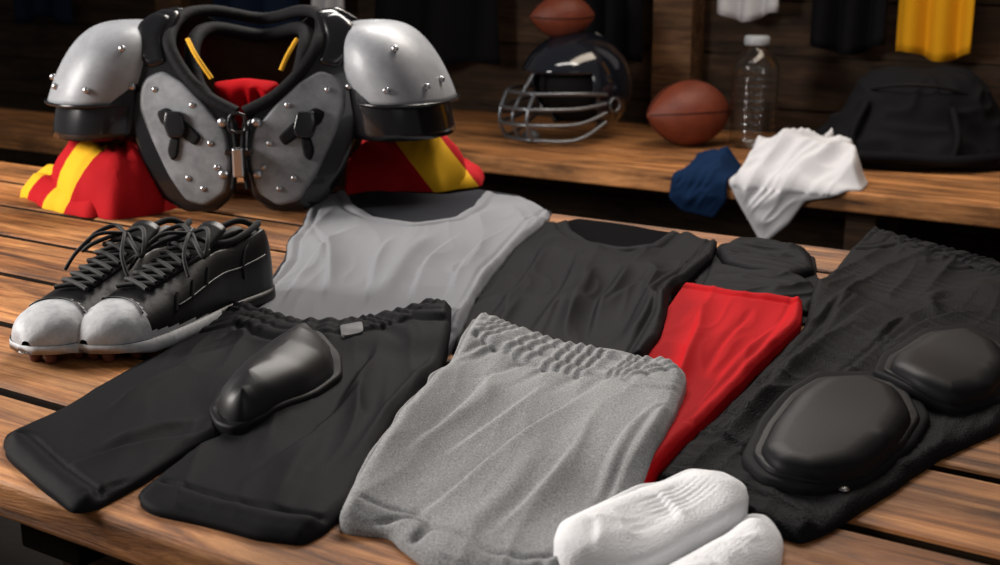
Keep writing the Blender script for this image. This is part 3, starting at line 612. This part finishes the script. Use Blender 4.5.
Fs.append(tuple(range(n)))
bg=build('bag_body',[(V3,Fs,0)],[BAG],recenter=False)
kids=[bg,tube('bag_zipper',[(.17*math.cos(a)+.02,-.135*math.sin(a)*.9,.15+.07*math.sin(a)) for a in np.linspace(.1,3.0,14)],.004,RUB),
 tube('bag_strap',[(-.30,-.06,.02),(-.16,-.18,.03),(0,-.205,.035),(.15,-.18,.03),(.28,-.05,.03)],.016,BAG),
 tube('bag_strap',[(-.10,-.12,.17),(-.13,-.17,.09),(-.12,-.19,.03)],.010,BAG),tube('bag_strap',[(.12,-.12,.16),(.14,-.165,.09),(.13,-.185,.03)],.010,BAG)]
empty('duffel_bag',(c[0]+.01,c[1]+.02,BZ+.003),YAW*.6,kids)
def SB(u): return V(u,150+(u-450)*.113,tf)[0]
def overedge(name,L,mat,seed,lump):
    poly=[(SB(u),r) for u,r in L]
    def hf(P,D):
        e=np.clip(D/.04,0,1); e=e*e*(3-2*e); n=vnoise((P[:,0]+.5*P[:,1])/.06,(P[:,1]-.3*P[:,0])/.085,seed); n2=vnoise((P[:,0]+.8*P[:,1])/.022+5,P[:,1]/.06,seed+1); n3=vnoise(P[:,0]/.09,P[:,1]/.09,seed+2); top=np.clip(-P[:,1]/.08,0,1)
        return e*((.016+lump*.45*top)*(1-np.abs(2*n-1))**1.3+(.010+.09*lump*top)*(1-np.abs(2*n2-1))**1.5+lump*(.25+.9*n3)*top)
    def f(s,r,h):
        R=.012
        if r<-R: return (s,tf-r,BZ+.004+h)
        if r>R*.57: return (s,tf-.004-h,BZ-(r-R*.57)-R+.004)
        a=(r+R)/(R*1.57)*math.pi/2; return (s,tf+R-(R+.004+h)*math.sin(a),BZ-R+(R+.004+h)*math.cos(a))
    o=build(name,[plate(poly,.006,.008,f,sp=.0045,hfun=hf)],[mat],recenter=False); o.rotation_euler=(0,0,YAW); return o
overedge('blue_towel',[(688,-.14),(725,-.14),(728,.05),(716,.10),(684,.09),(670,.06),(674,-.03)],M('blue_cloth',(.006,.020,.058),.9,bump=(300,.3,.002),spec=.1),31,.03)
overedge('white_shirt',[(730,-.12),(748,-.24),(800,-.26),(850,-.14),(858,-.03),(835,.012),(806,.03),(792,.09),(766,.155),(752,.10),(738,.045),(729,.0)],WC,35,.07)
# ---------------------------------------------------------------- lights, camera, world
def area_l(name,loc,tgt,sx,sy,e,col):
    l=bpy.data.lights.new(name,'AREA'); l.shape='RECTANGLE'; l.size=sx; l.size_y=sy; l.energy=e; l.color=col
    o=bpy.data.objects.new(name,l); o.location=loc; o.rotation_euler=(Vector(tgt)-Vector(loc)).to_track_quat('-Z','Y').to_euler(); bpy.context.collection.objects.link(o)
area_l('ceiling_softbox',(.1,2.9,2.2),(-.05,1.4,.75),1.2,.6,44,(1,.94,.88))
area_l('side_window_light',(-2.1,1.6,1.6),(0,1.4,.75),.8,.7,60,(1,.95,.90))
area_l('front_fill',(1.2,-.6,2.3),(0,1.6,.75),1.5,1.2,6,(1,.98,.96))
area_l('bench_lamp',(1.0,3.2,2.5),(.6,3.6,.6),1.6,.5,17,(1,.85,.68))  # unseen warm light, added to brighten the background bench
w=bpy.data.worlds.new('World'); bpy.context.scene.world=w; w.use_nodes=True; w.node_tree.nodes['Background'].inputs[0].default_value=(1,.95,.90,1); w.node_tree.nodes['Background'].inputs[1].default_value=.10
cd=bpy.data.cameras.new('Camera'); cam=bpy.data.objects.new('Camera',cd); bpy.context.collection.objects.link(cam); cam.location=(0,0,CZ); cam.rotation_euler=(math.pi/2-PIT,0,0)
cd.sensor_width=36; cd.lens=46.8; cd.clip_start=.02; cd.dof.use_dof=True; cd.dof.focus_distance=1.35; cd.dof.aperture_fstop=9
sc=bpy.context.scene; sc.camera=cam
try: sc.view_settings.view_transform='Standard'; sc.view_settings.look='None'
except Exception as e: print(e)
